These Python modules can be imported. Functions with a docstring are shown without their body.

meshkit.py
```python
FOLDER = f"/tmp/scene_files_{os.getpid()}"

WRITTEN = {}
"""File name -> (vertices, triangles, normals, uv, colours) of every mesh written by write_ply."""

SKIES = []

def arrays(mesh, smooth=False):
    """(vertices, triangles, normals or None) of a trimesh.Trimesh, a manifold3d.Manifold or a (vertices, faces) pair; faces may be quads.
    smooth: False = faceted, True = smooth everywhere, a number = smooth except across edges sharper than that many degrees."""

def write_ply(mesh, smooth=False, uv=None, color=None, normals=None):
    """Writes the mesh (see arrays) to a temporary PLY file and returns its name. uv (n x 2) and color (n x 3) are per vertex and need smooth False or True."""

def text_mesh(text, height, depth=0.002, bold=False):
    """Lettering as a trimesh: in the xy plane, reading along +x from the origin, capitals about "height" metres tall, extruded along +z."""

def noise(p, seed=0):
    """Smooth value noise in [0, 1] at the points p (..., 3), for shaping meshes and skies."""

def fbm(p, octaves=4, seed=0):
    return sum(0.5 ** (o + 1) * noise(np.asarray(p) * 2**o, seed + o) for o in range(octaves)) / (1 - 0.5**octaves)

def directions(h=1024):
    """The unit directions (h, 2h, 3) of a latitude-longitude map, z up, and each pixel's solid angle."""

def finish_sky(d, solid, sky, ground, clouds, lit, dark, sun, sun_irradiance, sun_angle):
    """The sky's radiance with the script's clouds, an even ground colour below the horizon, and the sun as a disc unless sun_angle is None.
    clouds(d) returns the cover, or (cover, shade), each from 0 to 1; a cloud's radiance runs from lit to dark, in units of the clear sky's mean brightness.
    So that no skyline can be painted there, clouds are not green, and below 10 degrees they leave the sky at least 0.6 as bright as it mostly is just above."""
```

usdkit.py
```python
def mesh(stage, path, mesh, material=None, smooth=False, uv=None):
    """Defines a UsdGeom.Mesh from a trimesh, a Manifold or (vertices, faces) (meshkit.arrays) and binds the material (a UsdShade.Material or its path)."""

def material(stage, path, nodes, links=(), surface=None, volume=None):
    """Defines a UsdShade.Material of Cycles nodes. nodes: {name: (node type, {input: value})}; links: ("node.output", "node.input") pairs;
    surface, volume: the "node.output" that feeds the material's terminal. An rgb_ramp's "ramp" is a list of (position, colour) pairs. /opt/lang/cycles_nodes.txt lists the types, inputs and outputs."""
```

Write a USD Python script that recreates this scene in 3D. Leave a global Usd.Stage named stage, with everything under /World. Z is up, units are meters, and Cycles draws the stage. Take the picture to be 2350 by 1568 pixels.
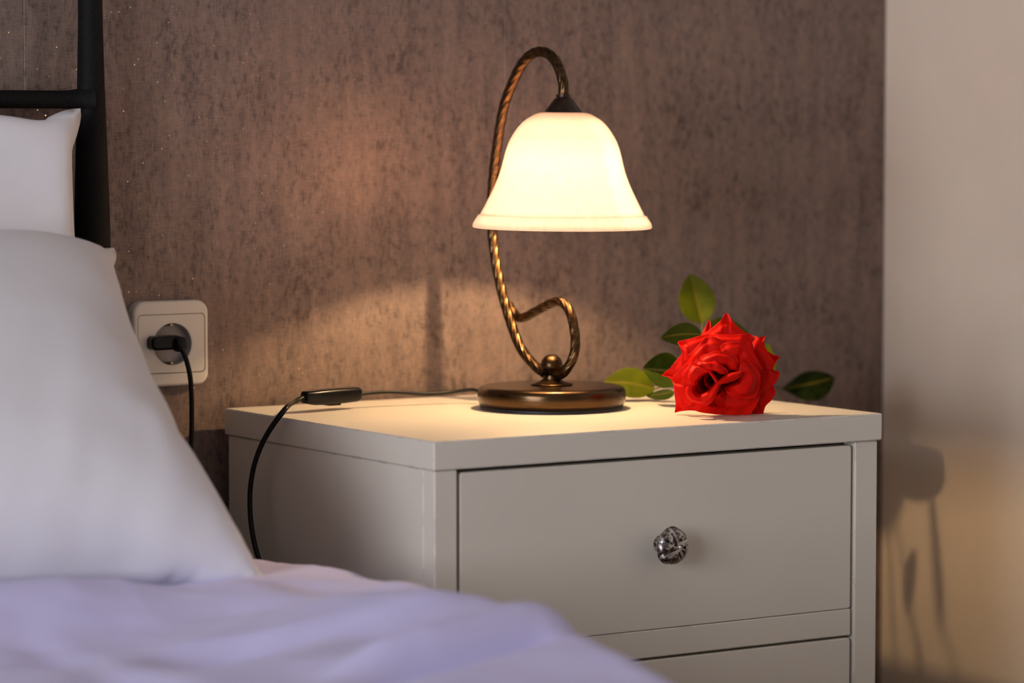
import math
import numpy as np
import trimesh
import usdkit
from meshkit import fbm, noise
from pxr import Gf, Sdf, Usd, UsdGeom, UsdLux, UsdShade
from scipy.spatial import ConvexHull
from shapely.geometry import Polygon, box as sbox

# ------------------------------------------------------------------ stage, camera, light, exposure
stage = Usd.Stage.CreateInMemory()
UsdGeom.SetStageUpAxis(stage, UsdGeom.Tokens.z)
UsdGeom.SetStageMetersPerUnit(stage, 1.0)
UsdGeom.Xform.Define(stage, "/World")
UsdGeom.Scope.Define(stage, "/World/Looks")

ZT = 0.60                                    # height of the nightstand's top
FPX, YAW, PITCH = 7035.9, 0.57463, -0.06715  # lens in pixels of a 2350 wide frame
CAM = np.array([-1.368, -2.6229, 0.2626 + ZT])
FW = np.array([math.sin(YAW) * math.cos(PITCH), math.cos(YAW) * math.cos(PITCH), math.sin(PITCH)])
RT = np.array([math.cos(YAW), -math.sin(YAW), 0.0])
UP = np.cross(RT, FW)

cam = UsdGeom.Camera.Define(stage, "/World/camera")
cam.CreateHorizontalApertureAttr(36.0)
cam.CreateFocalLengthAttr(36.0 * FPX / 2350)
cam.CreateFStopAttr(3.4)
cam.CreateFocusDistanceAttr(2.825)
cam.CreateClippingRangeAttr((0.05, 100.0))
m = Gf.Matrix4d(*RT, 0, *UP, 0, *(-FW), 0, *CAM, 1)
cam.AddTransformOp().Set(m)
cam.CreateExposureAttr(0.0)

BULB_POWER, BULB_COLOR = 3600.0, (1.0, 0.66, 0.345)
DAY_POWER, DAY_COLOR = 10.4, (0.97, 0.99, 1.09)

day = UsdLux.RectLight.Define(stage, "/World/daylight")          # daylight standing just outside the window of the left wall
day.CreateWidthAttr(1.6); day.CreateHeightAttr(1.2)
day.CreateIntensityAttr(DAY_POWER); day.CreateColorAttr(Gf.Vec3f(*DAY_COLOR))
day.AddTransformOp().Set(Gf.Matrix4d(0, -1, 0, 0, 0, 0, 1, 0, -1, 0, 0, 0, -2.72, -1.8, 1.07, 1))


# ------------------------------------------------------------------ helpers
def at(px, py, y=None, x=None, z=None):
    """The point of the place that a pixel of the photograph shows, on a plane y, x or z (heights from the nightstand's top)."""
    d = FW + RT * (px - 1175) / FPX - UP * (py - 784) / FPX
    k, v = (1, y) if y is not None else (0, x) if x is not None else (2, z + ZT)
    return CAM + d * (v - CAM[k]) / d[k]


taken = set()


def numbered(path):
    n, p = 0, path
    while p in taken:
        n += 1
        p = f"{path}_{n:03d}"
    taken.add(p)
    return p


def keys(prim, **kw):
    for k, v in kw.items():
        if v:
            prim.SetCustomDataByKey(k, v)
    return prim


def thing(name, label=None, category=None, loc=(0, 0, 0), **kw):
    p = numbered("/World/" + name)
    x = UsdGeom.Xform.Define(stage, p)
    x.AddTranslateOp().Set(tuple(float(v) for v in loc))
    return keys(x.GetPrim(), label=label, category=category, **kw)


def obj(name, mesh, mat, parent=None, smooth=40, **kw):
    """One Mesh prim. Points are given in world space; a parent thing's place is taken off."""
    base = str(parent.GetPath()) if parent is not None else "/World"
    if hasattr(mesh, "to_mesh"):
        mm = mesh.to_mesh(); mesh = (mm.vert_properties[:, :3], mm.tri_verts)
    if not isinstance(mesh, (tuple, list)):
        mesh = (np.array(mesh.vertices), np.array(mesh.faces))
    v, f = np.asarray(mesh[0], float), np.asarray(mesh[1], int)
    if parent is not None:
        q = parent
        while q and str(q.GetPath()) not in ("/World", "/"):
            op = UsdGeom.Xformable(q).GetOrderedXformOps()
            if op:
                v = v - np.array(op[0].Get())
            q = q.GetParent()
    g = usdkit.mesh(stage, numbered(base + "/" + name), (v, f), mat, smooth=smooth)
    return keys(g.GetPrim(), **kw)


def join(ms):
    vs, fs, n = [], [], 0
    for a in ms:
        v, f = (np.array(a.vertices), np.array(a.faces)) if hasattr(a, "faces") else (np.asarray(a[0]), np.asarray(a[1]))
        if f.shape[1] == 4:
            f = np.vstack([f[:, [0, 1, 2]], f[:, [0, 2, 3]]])
        vs.append(v); fs.append(f + n); n += len(v)
    return np.vstack(vs), np.vstack(fs)


def box(x0, x1, y0, y1, z0, z1, c=0.001):
    """A box with chamfered edges."""
    pts = []
    lo, hi = np.array([x0, y0, z0], float), np.array([x1, y1, z1], float)
    for sx in (0, 1):
        for sy in (0, 1):
            for sz in (0, 1):
                s = np.array([sx, sy, sz])
                corner = np.where(s, hi, lo); inward = np.where(s, -1, 1) * c
                for k in range(3):
                    p = corner + inward; p[k] = corner[k]
                    pts.append(p)
    h = trimesh.convex.convex_hull(np.array(pts))
    return np.array(h.vertices), np.array(h.faces)


def hull(pts):
    h = trimesh.convex.convex_hull(np.asarray(pts))
    return np.array(h.vertices), np.array(h.faces)


def loft(rings, caps=(True, True), closed=True):
    """Skin over rings (each n x 3)."""
    rings = [np.asarray(r, float) for r in rings]
    n, k = len(rings[0]), len(rings)
    v = np.vstack(rings)
    f = []
    for i in range(k - 1):
        for j in range(n if closed else n - 1):
            a, b = i * n + j, i * n + (j + 1) % n
            f.append((a, b, b + n)); f.append((a, b + n, a + n))
    if caps[0]:
        v = np.vstack([v, rings[0].mean(0)]); c = len(v) - 1
        f += [(c, (j + 1) % n, j) for j in range(n)]
    if caps[1]:
        v = np.vstack([v, rings[-1].mean(0)]); c = len(v) - 1; o = (k - 1) * n
        f += [(c, o + j, o + (j + 1) % n) for j in range(n)]
    return v, np.array(f)


def lathe(profile, n=64, axis=(0, 0, 1), origin=(0, 0, 0), caps=(True, True), wob=None):
    """profile: (radius, height) pairs, turned round axis."""
    a = np.array(axis, float); a /= np.linalg.norm(a)
    e = np.cross(a, (0, 1, 0) if abs(a[1]) < 0.9 else (1, 0, 0)); e /= np.linalg.norm(e); g = np.cross(a, e)
    t = np.linspace(0, 2 * np.pi, n, endpoint=False)
    rings = []
    for r, h in profile:
        rr = np.full(n, max(r, 1e-5)) if wob is None else max(r, 1e-5) * (1 + wob(t, h))
        rings.append(np.array(origin) + a * h + np.outer(rr * np.cos(t), e) + np.outer(rr * np.sin(t), g))
    return loft(rings, caps)


def catmull(P, n, closed=False):
    """n points along a smooth curve through P, evenly by chord length."""
    from scipy.interpolate import CubicSpline, PchipInterpolator
    P = np.asarray(P, float)
    d = np.r_[0, np.cumsum(np.linalg.norm(np.diff(P, axis=0), axis=1) ** 0.6)]
    fine = np.linspace(0, d[-1], max(n * 8, 200))
    q = (CubicSpline(d, P, bc_type="natural") if len(P) > 2 else (lambda s: P[0] + np.outer(s / d[-1], P[1] - P[0])))(fine)
    L = np.r_[0, np.cumsum(np.linalg.norm(np.diff(q, axis=0), axis=1))]
    s = np.linspace(0, L[-1], n)
    return np.stack([np.interp(s, L, q[:, k]) for k in range(P.shape[1])], 1)


def frames(C):
    T = np.gradient(C, axis=0); T /= np.linalg.norm(T, axis=1, keepdims=True)
    n = np.cross(T[0], (0.3, 0.2, 0.9)); n /= np.linalg.norm(n)
    N = []
    for t in T:
        n = n - t * (n @ t); n /= np.linalg.norm(n); N.append(n)
    N = np.array(N)
    return T, N, np.cross(T, N)


def tube(path, r, n=16, m=60, lobes=0, amp=0.0, pitch=0.07, flat=1.0):
    C = catmull(path, m)
    T, N, B = frames(C)
    L = np.r_[0, np.cumsum(np.linalg.norm(np.diff(C, axis=0), axis=1))]
    rr = np.full(m, r, float) if np.ndim(r) == 0 else np.interp(np.linspace(0, 1, m), np.linspace(0, 1, len(r)), r)
    t = np.linspace(0, 2 * np.pi, n, endpoint=False)
    rings = []
    for i in range(m):
        k = rr[i] * (1 + amp * np.cos(lobes * (t - 2 * np.pi * L[i] / pitch))) if lobes else np.full(n, rr[i])
        rings.append(C[i] + np.outer(k * np.cos(t), N[i]) + np.outer(k * np.sin(t) * flat, B[i]))
    return loft(rings)


def rounded(w, h, r, n=6):
    """Outline of a rounded rectangle about the origin."""
    out = []
    for cx, cy, a0 in ((w / 2 - r, h / 2 - r, 0), (-w / 2 + r, h / 2 - r, 90), (-w / 2 + r, -h / 2 + r, 180), (w / 2 - r, -h / 2 + r, 270)):
        for a in np.radians(np.linspace(a0, a0 + 90, n)):
            out.append((cx + r * math.cos(a), cy + r * math.sin(a)))
    return np.array(out)


def front_panel(xc, zc, w, h, yf, yb, r, c, steps=1):
    """A rounded panel in the xz plane, its front at yf (towards the room), its front edge rounded by c."""
    rings = [np.c_[o[:, 0] + xc, np.full(len(o), y), o[:, 1] + zc] for o, y in
             [(rounded(w, h, r), yb)] + [(rounded(w - 2 * c * (1 - math.cos(a)), h - 2 * c * (1 - math.cos(a)), max(r - c * (1 - math.cos(a)), 0.0005)), yf + c - c * math.sin(a))
                                          for a in np.linspace(0, np.pi / 2, steps + 2)]]
    return loft(rings)


# ------------------------------------------------------------------ materials
def mat(name, nodes, links, surface="p.BSDF"):
    return usdkit.material(stage, "/World/Looks/" + name, nodes, links, surface)


def simple(name, color, rough=0.5, metallic=0.0, **kw):
    return mat(name, {"p": ("principled_bsdf", {"base_color": color, "roughness": rough, "metallic": metallic, **kw})}, [])


def grain(name, c1, c2, scale=60.0, rough=0.5, metallic=0.0, bump=0.0, stretch=(1, 1, 1), bscale=None, **kw):
    nodes = {"g": ("geometry", {}), "mp": ("mapping", {"scale": stretch}), "n": ("noise_texture", {"scale": scale, "detail": 4.0}),
             "r": ("rgb_ramp", {"ramp": [(0.3, c1), (0.7, c2)]}), "p": ("principled_bsdf", {"roughness": rough, "metallic": metallic, **kw})}
    links = [("g.position", "mp.vector"), ("mp.vector", "n.vector"), ("n.fac", "r.fac"), ("r.color", "p.base_color")]
    if bump:
        nodes["n2"] = ("noise_texture", {"scale": bscale or scale * 3, "detail": 3.0})
        nodes["b"] = ("bump", {"strength": bump, "distance": 0.001})
        links += [("mp.vector", "n2.vector"), ("n2.fac", "b.height"), ("b.normal", "p.normal")]
    return mat(name, nodes, links)


M = {}
M["wallpaper"] = mat("wallpaper", {
    "g": ("geometry", {}),
    "m1": ("mapping", {"scale": (620.0, 1.0, 105.0)}), "m2": ("mapping", {"scale": (105.0, 1.0, 640.0)}), "m3": ("mapping", {"scale": (150.0, 1.0, 78.0)}),
    "m4": ("mapping", {"scale": (62.0, 1.0, 11.0)}), "m5": ("mapping", {"scale": (17.0, 1.0, 13.0)}),
    "warp": ("noise_texture", {"scale": 1.0, "detail": 2.0}), "weft": ("noise_texture", {"scale": 1.0, "detail": 2.0}),
    "fleck": ("noise_texture", {"scale": 1.0, "detail": 3.0, "roughness": 0.6}), "streak": ("noise_texture", {"scale": 1.0, "detail": 3.0}), "patch": ("noise_texture", {"scale": 1.0, "detail": 2.0}),
    "f1": ("math", {"math_type": "multiply_add", "value2": 0.30, "value3": -0.15}), "f2": ("math", {"math_type": "multiply_add", "value2": 0.22, "value3": -0.11}),
    "f3": ("math", {"math_type": "multiply_add", "value2": 0.56, "value3": -0.28}),
    "a1": ("math", {"math_type": "add"}), "a2": ("math", {"math_type": "add"}), "a3": ("math", {"math_type": "add"}),
    "rf": ("rgb_ramp", {"ramp": [(0.25, (0.52, 0.49, 0.48)), (0.38, (0.82, 0.81, 0.81)), (0.47, (1.0, 1.0, 1.0)), (0.74, (1.22, 1.18, 1.12))]}),
    "rw": ("rgb_ramp", {"ramp": [(0.32, (0.89, 0.885, 0.885)), (0.65, (1.05, 1.05, 1.05))]}),
    "rs": ("rgb_ramp", {"ramp": [(0.3, (0.80, 0.79, 0.80)), (0.7, (1.16, 1.15, 1.12))]}),
    "rg": ("rgb_ramp", {"ramp": [(0.25, (0.186, 0.136, 0.117)), (0.75, (0.258, 0.188, 0.157))]}),
    "x1": ("mix_color", {"blend_type": "multiply", "fac": 1.0, "use_clamp": False}), "x2": ("mix_color", {"blend_type": "multiply", "fac": 1.0}),
    "x3": ("mix_color", {"blend_type": "multiply", "fac": 1.0}),
    "vo": ("voronoi_texture", {"scale": 250.0}), "sep": ("separate_color", {}),
    "near": ("math", {"math_type": "less_than", "value2": 0.20}), "few": ("math", {"math_type": "greater_than", "value2": 0.955}),
    "gl": ("math", {"math_type": "multiply"}), "gx": ("mix_color", {"blend_type": "mix", "b": (0.90, 0.76, 0.60)}),
    "nm": ("vector_math", {"math_type": "subtract", "vector2": (0.5, 0.5, 0.5)}), "ns": ("vector_math", {"math_type": "scale", "scale": 1.0}),
    "na": ("vector_math", {"math_type": "add"}), "nn": ("vector_math", {"math_type": "normalize"}),
    "bmp": ("bump", {"strength": 0.5, "distance": 0.0008}),
    "nmix": ("mix_vector", {}), "met": ("math", {"math_type": "multiply_add", "value2": 0.65, "value3": 0.30}),
    "rou": ("math", {"math_type": "multiply_add", "value2": -0.18, "value3": 0.44}),
    "p": ("principled_bsdf", {"specular_ior_level": 0.5}),
}, [("g.position", f"m{k}.vector") for k in range(1, 6)] + [
    ("m1.vector", "warp.vector"), ("m2.vector", "weft.vector"), ("m3.vector", "fleck.vector"), ("m4.vector", "streak.vector"), ("m5.vector", "patch.vector"),
    ("warp.fac", "f1.value1"), ("weft.fac", "f2.value1"), ("patch.fac", "f3.value1"),
    ("fleck.fac", "a1.value1"), ("f1.value", "a1.value2"), ("a1.value", "a2.value1"), ("f2.value", "a2.value2"), ("a2.value", "a3.value1"), ("f3.value", "a3.value2"),
    ("a3.value", "rf.fac"), ("weft.fac", "rw.fac"), ("streak.fac", "rs.fac"), ("warp.fac", "rg.fac"),
    ("rg.color", "x1.a"), ("rf.color", "x1.b"), ("x1.result", "x2.a"), ("rw.color", "x2.b"), ("x2.result", "x3.a"), ("rs.color", "x3.b"),
    ("g.position", "vo.vector"), ("vo.color", "sep.color"), ("vo.distance", "near.value1"), ("sep.r", "few.value1"), ("near.value", "gl.value1"), ("few.value", "gl.value2"),
    ("x3.result", "gx.a"), ("gl.value", "gx.fac"), ("gx.result", "p.base_color"),
    ("vo.color", "nm.vector1"), ("nm.vector", "ns.vector1"), ("ns.vector", "na.vector1"), ("g.normal", "na.vector2"), ("na.vector", "nn.vector1"),
    ("a2.value", "bmp.height"), ("gl.value", "nmix.fac"), ("bmp.normal", "nmix.a"), ("nn.vector", "nmix.b"), ("nmix.result", "p.normal"),
    ("gl.value", "met.value1"), ("met.value", "p.metallic"), ("gl.value", "rou.value1"), ("rou.value", "p.roughness")])

M["plaster"] = grain("plaster", (0.80, 0.705, 0.58), (0.84, 0.745, 0.615), 9.0, 0.8, bump=0.15, bscale=260.0)
M["white_plaster"] = grain("white_plaster", (0.50, 0.46, 0.42), (0.55, 0.51, 0.46), 6.0, 0.85)
M["floor"] = grain("floor_boards", (0.09, 0.055, 0.03), (0.15, 0.095, 0.055), 14.0, 0.4, stretch=(1, 0.12, 1))
M["linen"] = grain("linen", (0.82, 0.805, 0.83), (0.87, 0.855, 0.88), 12.0, 0.85, bump=0.12, bscale=900.0, sheen_weight=0.15)
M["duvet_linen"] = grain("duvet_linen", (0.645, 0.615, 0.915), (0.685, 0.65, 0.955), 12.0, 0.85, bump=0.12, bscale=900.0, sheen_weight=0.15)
M["steel_black"] = grain("black_iron", (0.0035, 0.0034, 0.0034), (0.008, 0.0075, 0.007), 300.0, 0.62, bump=0.5, bscale=900.0, specular_ior_level=0.16)
M["dark"] = simple("dark_interior", (0.05, 0.035, 0.03), 0.8)
M["plastic_white"] = simple("white_plastic", (0.88, 0.83, 0.74), 0.28)
M["cup"] = simple("grey_plastic", (0.42, 0.40, 0.40), 0.35)
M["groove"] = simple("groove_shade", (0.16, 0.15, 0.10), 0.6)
M["brass"] = simple("brass", (0.60, 0.42, 0.18), 0.3, 1.0)
M["black_plastic"] = simple("black_plastic", (0.004, 0.004, 0.0045), 0.25, specular_ior_level=0.25)
M["cable"] = simple("black_cable", (0.006, 0.0055, 0.005), 0.38, specular_ior_level=0.3)
M["rubber"] = simple("black_rubber", (0.010, 0.011, 0.014), 0.55)
M["socket_black"] = simple("socket_black", (0.02, 0.02, 0.02), 0.5)

# painted wood with edges rubbed through in places
M["paint"] = mat("cream_paint", {
    "g": ("geometry", {}), "bv": ("bevel", {"radius": 0.0016, "samples": 6}), "dt": ("vector_math", {"math_type": "dot_product"}),
    "edge": ("math", {"math_type": "less_than", "value2": 0.93}), "n": ("noise_texture", {"scale": 38.0, "detail": 4.0}),
    "thr": ("math", {"math_type": "greater_than", "value2": 0.56}), "w": ("math", {"math_type": "multiply"}),
    "v": ("noise_texture", {"scale": 5.0, "detail": 2.0}), "r": ("rgb_ramp", {"ramp": [(0.3, (0.735, 0.680, 0.585)), (0.7, (0.775, 0.72, 0.62))]}),
    "x": ("mix_color", {"b": (0.10, 0.055, 0.045)}),
    "vo": ("voronoi_texture", {"scale": 13.0}), "sp": ("math", {"math_type": "less_than", "value2": 0.012}), "x2": ("mix_color", {"b": (0.16, 0.12, 0.10)}),
    "b": ("bump", {"strength": 0.06, "distance": 0.001}), "bn": ("noise_texture", {"scale": 240.0, "detail": 2.0}),
    "p": ("principled_bsdf", {"roughness": 0.42, "specular_ior_level": 0.4})},
    [("bv.bevel", "dt.vector1"), ("g.true_normal", "dt.vector2"), ("dt.value", "edge.value1"), ("g.position", "n.vector"), ("n.fac", "thr.value1"),
     ("edge.value", "w.value1"), ("thr.value", "w.value2"), ("g.position", "v.vector"), ("v.fac", "r.fac"), ("r.color", "x.a"), ("w.value", "x.fac"),
     ("g.position", "vo.vector"), ("vo.distance", "sp.value1"), ("sp.value", "x2.fac"), ("x.result", "x2.a"), ("x2.result", "p.base_color"),
     ("g.position", "bn.vector"), ("bn.fac", "b.height"), ("b.normal", "p.normal")])

M["bronze"] = mat("antique_bronze", {
    "g": ("geometry", {}), "n": ("noise_texture", {"scale": 120.0, "detail": 4.0}), "mp": ("mapping", {"scale": (1, 1, 3.0)}),
    "r": ("rgb_ramp", {"ramp": [(0.30, (0.040, 0.022, 0.010)), (0.60, (0.105, 0.056, 0.021)), (0.8, (0.18, 0.098, 0.036))]}),
    "p": ("principled_bsdf", {"metallic": 0.95, "roughness": 0.29, "coat_weight": 0.06, "coat_roughness": 0.12})},
    [("g.position", "mp.vector"), ("mp.vector", "n.vector"), ("n.fac", "r.fac"), ("r.color", "p.base_color")])
M["bronze_base"] = mat("brushed_bronze", {
    "g": ("geometry", {}), "n": ("noise_texture", {"scale": 1.0, "detail": 3.0}), "mp": ("mapping", {"scale": (40.0, 40.0, 900.0)}),
    "r": ("rgb_ramp", {"ramp": [(0.30, (0.062, 0.034, 0.015)), (0.70, (0.105, 0.058, 0.023))]}), "b": ("bump", {"strength": 0.12, "distance": 0.0004}),
    "p": ("principled_bsdf", {"metallic": 0.95, "roughness": 0.26, "coat_weight": 0.10, "coat_roughness": 0.10})},
    [("g.position", "mp.vector"), ("mp.vector", "n.vector"), ("n.fac", "r.fac"), ("r.color", "p.base_color"), ("n.fac", "b.height"), ("b.normal", "p.normal")])
M["bronze_dark"] = mat("dark_bronze", {
    "g": ("geometry", {}), "n": ("noise_texture", {"scale": 160.0, "detail": 4.0}),
    "r": ("rgb_ramp", {"ramp": [(0.3, (0.030, 0.018, 0.012)), (0.75, (0.075, 0.042, 0.024))]}),
    "p": ("principled_bsdf", {"metallic": 0.7, "roughness": 0.36, "coat_weight": 0.2, "coat_roughness": 0.15})},
    [("g.position", "n.vector"), ("n.fac", "r.fac"), ("r.color", "p.base_color")])
M["pewter"] = mat("antique_pewter", {
    "g": ("geometry", {}), "n": ("noise_texture", {"scale": 260.0, "detail": 4.0, "roughness": 0.6}),
    "r": ("rgb_ramp", {"ramp": [(0.40, (0.03, 0.028, 0.03)), (0.50, (0.30, 0.27, 0.25)), (0.62, (0.62, 0.57, 0.53))]}),
    "b": ("bump", {"strength": 0.5, "distance": 0.0008}),
    "p": ("principled_bsdf", {"metallic": 1.0, "roughness": 0.26})},
    [("g.position", "n.vector"), ("n.fac", "r.fac"), ("r.color", "p.base_color"), ("n.fac", "b.height"), ("b.normal", "p.normal")])
M["pewter_bright"] = simple("pewter_bright", (0.62, 0.58, 0.54), 0.22, 1.0)

# opal glass of the shade: scatters the bulb's light through, with a fine vertical scratch grain
M["opal"] = mat("opal_glass", {
    "g": ("geometry", {}), "mp": ("mapping", {"scale": (1, 1, 0.10)}), "n": ("noise_texture", {"scale": 260.0, "detail": 4.0}),
    "r": ("rgb_ramp", {"ramp": [(0.3, (0.88, 0.775, 0.78)), (0.7, (0.97, 0.865, 0.88))]}),
    "b": ("bump", {"strength": 0.25, "distance": 0.001}),
    "t": ("translucent_bsdf", {}), "d": ("diffuse_bsdf", {"color": (0.80, 0.74, 0.60)}), "ad": ("mix_closure", {"fac": 0.15}),
    "gl": ("glossy_bsdf", {"roughness": 0.25, "color": (1, 1, 1)}), "fr": ("fresnel", {"IOR": 1.4}), "mx": ("mix_closure", {})},
    [("g.position", "mp.vector"), ("mp.vector", "n.vector"), ("n.fac", "r.fac"), ("r.color", "t.color"), ("n.fac", "b.height"), ("b.normal", "t.normal"),
     ("t.BSDF", "ad.closure1"), ("d.BSDF", "ad.closure2"), ("ad.closure", "mx.closure1"), ("gl.BSDF", "mx.closure2"), ("fr.fac", "mx.fac")], "mx.closure")
M["bulb"] = mat("bulb_glow", {"e": ("emission", {"color": BULB_COLOR, "strength": BULB_POWER})}, [], "e.emission")


def petal_mat(name, c1, c2):
    return mat(name, {
        "g": ("geometry", {}), "n": ("noise_texture", {"scale": 70.0, "detail": 3.0}), "r": ("rgb_ramp", {"ramp": [(0.3, c1), (0.7, c2)]}),
        "at": ("attribute", {"attribute": "rim"}), "n2": ("noise_texture", {"scale": 230.0, "detail": 3.0}),
        "k": ("math", {"math_type": "multiply"}), "k2": ("math", {"math_type": "greater_than", "value2": 0.56}), "x": ("mix_color", {"b": (0.42, 0.20, 0.13)}),
        "kk": ("math", {"math_type": "multiply", "value2": 0.55}),
        "b": ("bump", {"strength": 0.12, "distance": 0.0006}), "n3": ("noise_texture", {"scale": 900.0, "detail": 2.0}),
        "p": ("principled_bsdf", {"roughness": 0.55, "specular_ior_level": 0.10}),
        "t": ("translucent_bsdf", {"color": (0.55, 0.012, 0.004)}), "mx": ("mix_closure", {"fac": 0.22})},
        [("g.position", "n.vector"), ("n.fac", "r.fac"), ("r.color", "x.a"), ("g.position", "n2.vector"), ("at.fac", "k.value1"), ("n2.fac", "k.value2"),
         ("k.value", "k2.value1"), ("k2.value", "kk.value1"), ("kk.value", "x.fac"), ("x.result", "p.base_color"), ("g.position", "n3.vector"), ("n3.fac", "b.height"), ("b.normal", "p.normal"),
         ("p.BSDF", "mx.closure1"), ("t.BSDF", "mx.closure2")], "mx.closure")


M["petal"] = petal_mat("rose_petal", (0.66, 0.003, 0.001), (0.80, 0.009, 0.002))


def leaf_mat(name, c1, c2, tr):
    return mat(name, {
        "g": ("geometry", {}), "n": ("noise_texture", {"scale": 90.0, "detail": 3.0}), "r": ("rgb_ramp", {"ramp": [(0.3, c1), (0.7, c2)]}),
        "at": ("attribute", {"attribute": "vein"}), "x": ("mix_color", {"b": (0.22, 0.17, 0.02)}),
        "p": ("principled_bsdf", {"roughness": 0.5, "specular_ior_level": 0.12}), "t": ("translucent_bsdf", {"color": tr}), "mx": ("mix_closure", {"fac": 0.35})},
        [("g.position", "n.vector"), ("n.fac", "r.fac"), ("r.color", "x.a"), ("at.fac", "x.fac"), ("x.result", "p.base_color"), ("p.BSDF", "mx.closure1"), ("t.BSDF", "mx.closure2")], "mx.closure")


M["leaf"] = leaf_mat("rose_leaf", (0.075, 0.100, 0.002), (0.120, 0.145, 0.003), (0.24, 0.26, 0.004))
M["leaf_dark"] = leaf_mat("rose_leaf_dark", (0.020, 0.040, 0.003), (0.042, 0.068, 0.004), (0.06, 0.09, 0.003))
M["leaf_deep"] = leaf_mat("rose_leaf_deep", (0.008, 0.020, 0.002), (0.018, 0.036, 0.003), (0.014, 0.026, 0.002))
M["stem"] = grain("rose_stem", (0.10, 0.11, 0.02), (0.17, 0.08, 0.03), 60.0, 0.5)

# ------------------------------------------------------------------ the room
G = 0.0175            # the papered wall stands this far behind the nightstand
XR = 0.835            # the plain wall on the right
XL, YB, HC = -2.6, -3.9, 2.45
wall_back = thing("wall_back", kind="structure")
obj("plaster_core", box(XL - 0.1, XR + 0.1, G + 0.0008, G + 0.12, 0, HC, 0.0005), M["white_plaster"], wall_back, smooth=False)
edges = [-2.6, -2.317, -1.787, -1.257, -0.727, -0.197, 0.333, XR]
for a, b in zip(edges[:-1], edges[1:]):
    obj("wallpaper_strip", box(a + 0.0002, b - 0.0002, G, G + 0.0009, 0, HC, 0.0003), M["wallpaper"], wall_back, smooth=False)
obj("wall_right", box(XR, XR + 0.12, YB, G, 0, HC, 0.0005), M["plaster"], smooth=False, kind="structure")
obj("wall_front", box(XL - 0.1, XR + 0.1, YB - 0.12, YB, 0, HC, 0.0005), M["white_plaster"], smooth=False, kind="structure")
WY0, WY1, WZ0, WZ1 = -2.6, -1.0, 0.47, 1.67
obj("wall_left", join([box(XL - 0.12, XL, YB, WY0, 0, HC, 0.0005), box(XL - 0.12, XL, WY1, G, 0, HC, 0.0005),
                       box(XL - 0.12, XL, WY0, WY1, 0, WZ0, 0.0005), box(XL - 0.12, XL, WY0, WY1, WZ1, HC, 0.0005)]), M["white_plaster"], smooth=False, kind="structure")
obj("floor", box(XL - 0.1, XR + 0.1, YB - 0.1, G + 0.1, -0.1, 0, 0.0005), M["floor"], smooth=False, kind="structure")
obj("ceiling", box(XL - 0.1, XR + 0.1, YB - 0.1, G + 0.1, HC, HC + 0.1, 0.0005), M["white_plaster"], smooth=False, kind="structure")
win = thing("window_1", kind="structure")
fr = [box(XL - 0.07, XL - 0.02, WY0, WY0 + 0.06, WZ0, WZ1), box(XL - 0.07, XL - 0.02, WY1 - 0.06, WY1, WZ0, WZ1),
      box(XL - 0.07, XL - 0.02, WY0, WY1, WZ0, WZ0 + 0.06), box(XL - 0.07, XL - 0.02, WY0, WY1, WZ1 - 0.06, WZ1),
      box(XL - 0.065, XL - 0.025, -1.83, -1.77, WZ0, WZ1)]
obj("window_frame", join(fr), M["plastic_white"], win, smooth=False)

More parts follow.
